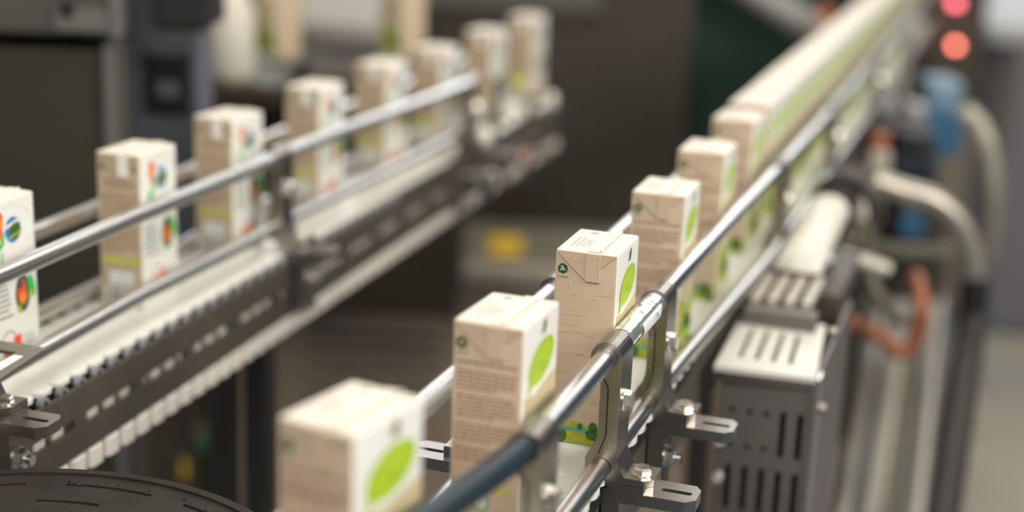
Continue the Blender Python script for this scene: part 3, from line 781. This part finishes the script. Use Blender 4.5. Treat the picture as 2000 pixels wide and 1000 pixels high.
# right-hand cluster
def hose(name, pts, r, m_, label, cat='pipe', m2=None, split=None):
    P = [onY(px, py, Y) for px, py, Y in pts]
    Q = []
    for i in range(len(P)-1):
        p0_, p1_, p2_, p3_ = P[max(i-1, 0)], P[i], P[i+1], P[min(i+2, len(P)-1)]
        for t in [j/6 for j in range(6)]:
            Q.append(0.5*((2*p1_)+(-p0_+p2_)*t+(2*p0_-5*p1_+4*p2_-p3_)*t*t+(-p0_+3*p1_-3*p2_+p3_)*t**3))
    Q.append(P[-1])
    base = Q[-1]; g = G(name, base, label, cat)
    if m2:
        s_ = split*6
        k = g.mb(); k.tube(Q[:s_+1], r, m_, 20); k.build('metal_pipe', g.root)
        k = g.mb(); k.tube(Q[s_:], r*1.3, m2, 20); k.build('black_sleeve', g.root)
    else:
        k = g.mb(); k.tube(Q, r, m_, 20); k.build('pipe', g.root)
    return g
hose('bent_pipe', [(1705, 352, 1.75), (1760, 372, 1.75), (1830, 395, 1.75), (1882, 450, 1.75), (1903, 540, 1.75), (1897, 640, 1.75), (1880, 760, 1.66), (1862, 880, 1.56), (1842, 1010, 1.48), (1815, 1150, 1.4)], 13.5, 'pipe_steel', 'large bent steel pipe running down into a black sleeve at the right', m2='hose_black', split=4)
hose('beige_pipe', [(1882, 215, 2.1), (1912, 245, 2.1), (1932, 300, 2.1), (1938, 380, 2.14), (1934, 450, 2.3), (1925, 500, 2.6)], 13, 'pipe_beige', 'pale beige pipe curving down behind the large bent pipe')
hose('orange_hose', [(1625, 600, 1.6), (1660, 628, 1.6), (1715, 655, 1.6), (1762, 690, 1.6), (1790, 655, 1.6), (1800, 590, 1.6), (1790, 540, 1.7)], 8.5, 'hose_orange', 'rusty orange hose hanging in a loop right of the slotted module', 'hose')
hose('olive_hose', [(1690, 430, 1.62), (1695, 520, 1.62), (1715, 580, 1.6), (1745, 608, 1.57), (1764, 628, 1.55)], 7.5, 'hose_olive', 'dull olive hose curving down above the orange hose', 'hose')
hose('short_pipe', [(1640, 500, 1.5), (1680, 510, 1.5), (1735, 528, 1.5)], 8, 'pipe_beige', 'short pale pipe stub right of the white curved cover')
hose('cross_pipe', [(1640, 470, 1.7), (1720, 485, 1.9), (1800, 492, 2.0), (1880, 490, 2.1)], 9, 'hose_olive', 'dull horizontal pipe passing inside the bent pipe')
hose('upright_pipe', [(1778, 50, 2.2), (1768, 120, 2.2), (1758, 195, 2.2)], 9, 'grey_beam', 'grey leaning upright pipe beside the packed row')
hose('thin_pipe', [(1674, 330, 1.75), (1682, 400, 1.75), (1674, 480, 1.72)], 11, 'old_steel', 'dark short pipe beside the far rail bracket')
def block(name, px0, py0, px1, py1, Y, th, m_, label, cat, bev=6):
    a = onY(px0, (py0+py1)/2, Y); b_ = onY(px1, (py0+py1)/2, Y); c = onY((px0+px1)/2, py0, Y); d = onY((px0+px1)/2, py1, Y)
    base = Vector(((a.x+b_.x)/2, Y/MM+th/2, d.z)); g = G(name, base, label, cat)
    return g, a.x, b_.x, Y/MM, d.z, c.z
def drive(name, px0, py0, px1, py1, Y, th, m_, m2, label, cat, fl=False):
    g, x0, x1, y, z0, z1 = block(name, px0, py0, px1, py1, Y, th, m_, label, cat)
    if fl: z0 = 0
    hh = z1-z0
    k = g.mb(); k.box(x0, x1, y, y+th, z0, z0+hh*.62, m_, 6); k.build('body', g.root)
    k = g.mb(); k.box(x0+4, x1-4, y+4, y+th-4, z0+hh*.62-1, z1, m2, 8); k.build('cap', g.root)
    return g
drive('blue_motor', 1806, 160, 1884, 305, 2.35, 90, 'deep_blue', 'sky_blue', 'blurred blue motor with pale blue cap at the upper right', 'motor')
drive('dark_gearbox', 1745, 262, 1835, 372, 2.2, 110, 'navy', 'hose_black', 'dark navy gearbox below the grey motor caps', 'gearbox')
drive('grey_motor', 1706, 188, 1758, 268, 2.25, 70, 'wall_grey', 'soft_grey', 'round-topped pale grey motor, leftmost of the two grey ones', 'motor')
drive('grey_motor', 1770, 205, 1815, 268, 2.3, 60, 'wall_grey', 'soft_grey', 'smaller grey motor between the pale one and the blue one', 'motor')
drive('junction_box', 1698, 262, 1742, 350, 2.0, 60, 'pipe_beige', 'rust', 'small beige junction box with rust orange lid', 'box')
drive('valve_block', 1662, 350, 1712, 520, 1.9, 80, 'hose_dark', 'dark_brown', 'dark brown valve block right of the curved white cover', 'valve')
pg = drive('pump_body', 1745, 400, 1850, 590, 2.15, 120, 'hose_dark', 'hose_dark', 'dark pump body enclosed by the bent steel pipe', 'pump')
c = onY(1795, 452, 2.1); k = pg.mb(); k.tube([(c.x, 2160, c.z), (c.x, 2136, c.z)], 18, 'deep_blue', 18); o = k.build('round_cap', pg.root); o['label'] = 'teal blue round cap'
drive('side_frame', 1606, 560, 1650, 1000, 1.75, 60, 'hose_black', 'black', 'black narrow frame just right of the slotted module', 'frame')
drive('distant_machine', 1660, -120, 1778, 190, 3.4, 300, 'grey_beam', 'lid_steel', 'hazy grey machine behind the end of the packed row', 'machine', True)
dcab = drive('distant_cabinet', 1806, -120, 1925, 330, 3.32, 300, 'column_brown', 'dark_brown', 'brown cabinet behind the red lamps', 'cabinet', True)
# pillar, right wall panel, bright box for the lit window
g = G('pillar', onY(1930, 600, 4.2), 'brown grey pillar at the upper right behind the pipes', 'pillar')
g.panel('shaft', 1898, 60, 1962, 590, 4.2, 140, 'column_brown', 5, z0=0)
g.panel('side_strip', 1886, 60, 1900, 590, 4.21, 60, 'hose_black', 3, z0=0)
g = G('grey_cabinet', onY(2000, 640, 3.9), 'plain bluish grey cabinet at the right edge', 'cabinet')
g.panel('body', 1952, 95, 2300, 640, 3.9, 250, 'wall_grey', 5, z0=0)
g.panel('side_strip', 1940, 95, 1953, 640, 3.91, 60, 'column_brown', 2, z0=0)
c = onY(2000, 95, 3.9)
g = G('lit_window_box', c, 'bright bluish white box replacing a lit window in the top right corner', 'lit_window_stand_in')  # box added where a lit window glows; the glow is its white colour
g.panel('body', 1932, -160, 2250, 62, 3.92, 190, 'bright_blue_white', 10)
g.panel('base', 1936, 56, 2250, 90, 3.92, 200, 'soft_grey', 6)
# indicator lamps
for (px, py, r, m_, lab) in ((1868, 90, 7, 'lamp_red', 'glowing red lamp'), (1868, 6, 9, 'lamp_pink', 'glowing pink red lamp')):
    c = onY(px, py, 3.305); k = dcab.mb(); k.tube([(c.x, c.y+16, c.z), (c.x, c.y, c.z), (c.x, c.y-5, c.z)], r, m_, 20, rad=[r, r, r*.6]); o = k.build('indicator_lamp', dcab.root); o['label'] = lab
# lower lattice conveyor at the right
z = 500
A0, A1, B0, B1 = onZ(1640, 1060, .5), onZ(1722, 600, .5), onZ(1800, 1060, .5), onZ(1846, 600, .5)
g = G('lattice_conveyor', (A0+B1)/2, 'low blurred lattice conveyor running away at the lower right', 'conveyor')
k = g.mb()
for i in range(26):
    t = i/25; a = A0.lerp(A1, t); b_ = B0.lerp(B1, t); k.tube([a, b_], 5, 'plastic_beige', 6)
o = k.build('lattice_belt', g.root); o['kind'] = 'stuff'
for t, m_, r in ((0, 'pipe_steel', 12), (.12, 'hose_black', 9), (.27, 'pipe_steel', 10), (.4, 'plastic_beige', 9), (.55, 'hose_olive', 12), (.7, 'hose_black', 9), (.8, 'pipe_steel', 10), (.9, 'pipe_steel', 14), (1, 'hose_black', 10)):
    k = g.mb(); a = A0.lerp(B0, t); b_ = A1.lerp(B1, t); k.tube([a+Vector((0, 0, 7)), b_+Vector((0, 0, 7))], r, m_, 10); k.build('runner', g.root)
k = g.mb(); k.add([A0-Vector((0, 0, 20)), B0-Vector((0, 0, 20)), B1-Vector((0, 0, 20)), A1-Vector((0, 0, 20)), A0-Vector((0, 0, 40)), B0-Vector((0, 0, 40)), B1-Vector((0, 0, 40)), A1-Vector((0, 0, 40))], [(0, 1, 2, 3), (4, 5, 6, 7), (0, 1, 5, 4), (1, 2, 6, 5), (2, 3, 7, 6), (3, 0, 4, 7)], 'panel_grey'); k.build('tray', g.root)
for q in (A0, A1, B0, B1):
    k = g.mb(); k.cyl((q.x, q.y, 0), (q.x, q.y, 465), 15, 'panel_grey', 10); k.build('leg', g.root)
# shiny fittings standing off the far end of the left line
nL = Vector((cos(LA), -sin(LA), 0)); P0 = wpos(LO, LA, 78, 0, 0)
FIT = ((1073, 196, 8, 'bolt_white', 'shiny round fitting standing out furthest right at the end of the left line'),
       (945, 268, 8, 'bolt_white', 'bright round fitting low under the seventh fruit carton'),
       (1020, 305, 6.5, 'pink_ink', 'pinkish fitting near the end of the lower belt'),
       (1062, 300, 7, 'old_steel', 'dull dark fitting right of the pinkish one'),
       (1000, 235, 8, 'bolt_steel', 'steel fitting under the last fruit carton'),
       (935, 345, 7, 'trim_steel', 'dull fitting on the side plate below the far bracket'),
       (1010, 165, 6, 'olive_ink', 'olive fitting just beneath the top of the last fruit carton'))
mat('bolt_white', (0.80, 0.76, 0.68), 0.35, 0.2)
for (px, py, r, m_, lab) in FIT:
    d = fw + cr*((px-1000)/F_PX) - cu*((py-500)/F_PX); c = (CAM+d*((P0-CAM).dot(nL)/d.dot(nL)))/MM
    k = MB(Matrix.Translation(-c)); k.hexhead(c, nL, r*1.25, r, m_); k.cyl(c-nL*24, c, r*.6, 'old_steel', 12); k.box(c.x-30, c.x-18, c.y-6, c.y+6, c.z-40, c.z+6, 'frame_steel')
    o = k.build('end_fitting'); o.location = c*MM; tag(o, lab, 'fitting', 'shiny fittings at the end of the left line')

# ================================================================== LIGHT
w = bpy.data.worlds.new('world'); scene.world = w; w.use_nodes = True
nt = w.node_tree; bg = nt.nodes['Background']; bg.inputs[1].default_value = 1.0
tc = nt.nodes.new('ShaderNodeTexCoord'); sp = nt.nodes.new('ShaderNodeSeparateXYZ'); rp = nt.nodes.new('ShaderNodeValToRGB'); mr = nt.nodes.new('ShaderNodeMapRange')
mr.inputs['From Min'].default_value = -1; nt.links.new(tc.outputs['Generated'], sp.inputs[0]); nt.links.new(sp.outputs['Z'], mr.inputs['Value']); nt.links.new(mr.outputs[0], rp.inputs[0]); nt.links.new(rp.outputs[0], bg.inputs[0])
rp.color_ramp.elements[0].position = 0.48; rp.color_ramp.elements[0].color = (0.03, 0.045, 0.06, 1)
rp.color_ramp.elements[1].position = 0.75; rp.color_ramp.elements[1].color = (0.62, 0.59, 0.53, 1)
e1 = rp.color_ramp.elements.new(0.58); e1.color = (0.16, 0.17, 0.17, 1)
def ceiling_and_fill_lamp(x, y, z, sx, sy, power, col, target):
    l = bpy.data.lights.new('ceiling_and_fill_lamp', 'AREA'); l.shape = 'RECTANGLE'; l.size = sx; l.size_y = sy; l.energy = power; l.color = col
    o = bpy.data.objects.new('ceiling_and_fill_lamp', l); COL.objects.link(o); o.location = (x, y, z)
    d = Vector(target)-Vector((x, y, z)); o.rotation_euler = d.to_track_quat('-Z', 'Y').to_euler()
ceiling_and_fill_lamp(2.3, -0.4, 2.3, 1.0, 1.0, 72, (1.0, 0.96, 0.90), (0.0, 1.2, 0.9))  # unseen key light at the right, placed to brighten the white carton sides
ceiling_and_fill_lamp(-0.6, -1.2, 2.7, 1.6, 0.8, 44, (1.0, 0.93, 0.84), (0.0, 1.0, 0.9))  # unseen fill light from the camera side, added to lift the kraft fronts
ceiling_and_fill_lamp(0.4, 1.6, 3.2, 1.6, 0.8, 22, (1.0, 0.93, 0.84), (0.0, 1.6, 0.9))
ceiling_and_fill_lamp(1.5, 2.9, 3.2, 1.2, 0.5, 16, (1.0, 0.95, 0.88), (0.8, 2.6, 0.6))
ceiling_and_fill_lamp(-3.2, 2.0, 3.0, 0.9, 3.0, 20, (1.0, 0.95, 0.88), (0.0, 1.2, 0.9))
ceiling_and_fill_lamp(0.2, 6.3, 2.75, 7.0, 1.0, 95, (0.97, 0.98, 1.0), (0.2, 1.0, 1.6))  # window-like strip added high at the back to give the rails highlights
# ------------------------------------------------------------------ view
vs_ = scene.view_settings; scene.display_settings.display_device = 'sRGB'
vs_.view_transform = 'Standard'; vs_.look = 'None'; vs_.gamma = 1; vs_.use_curve_mapping = False; vs_.exposure = 0.0
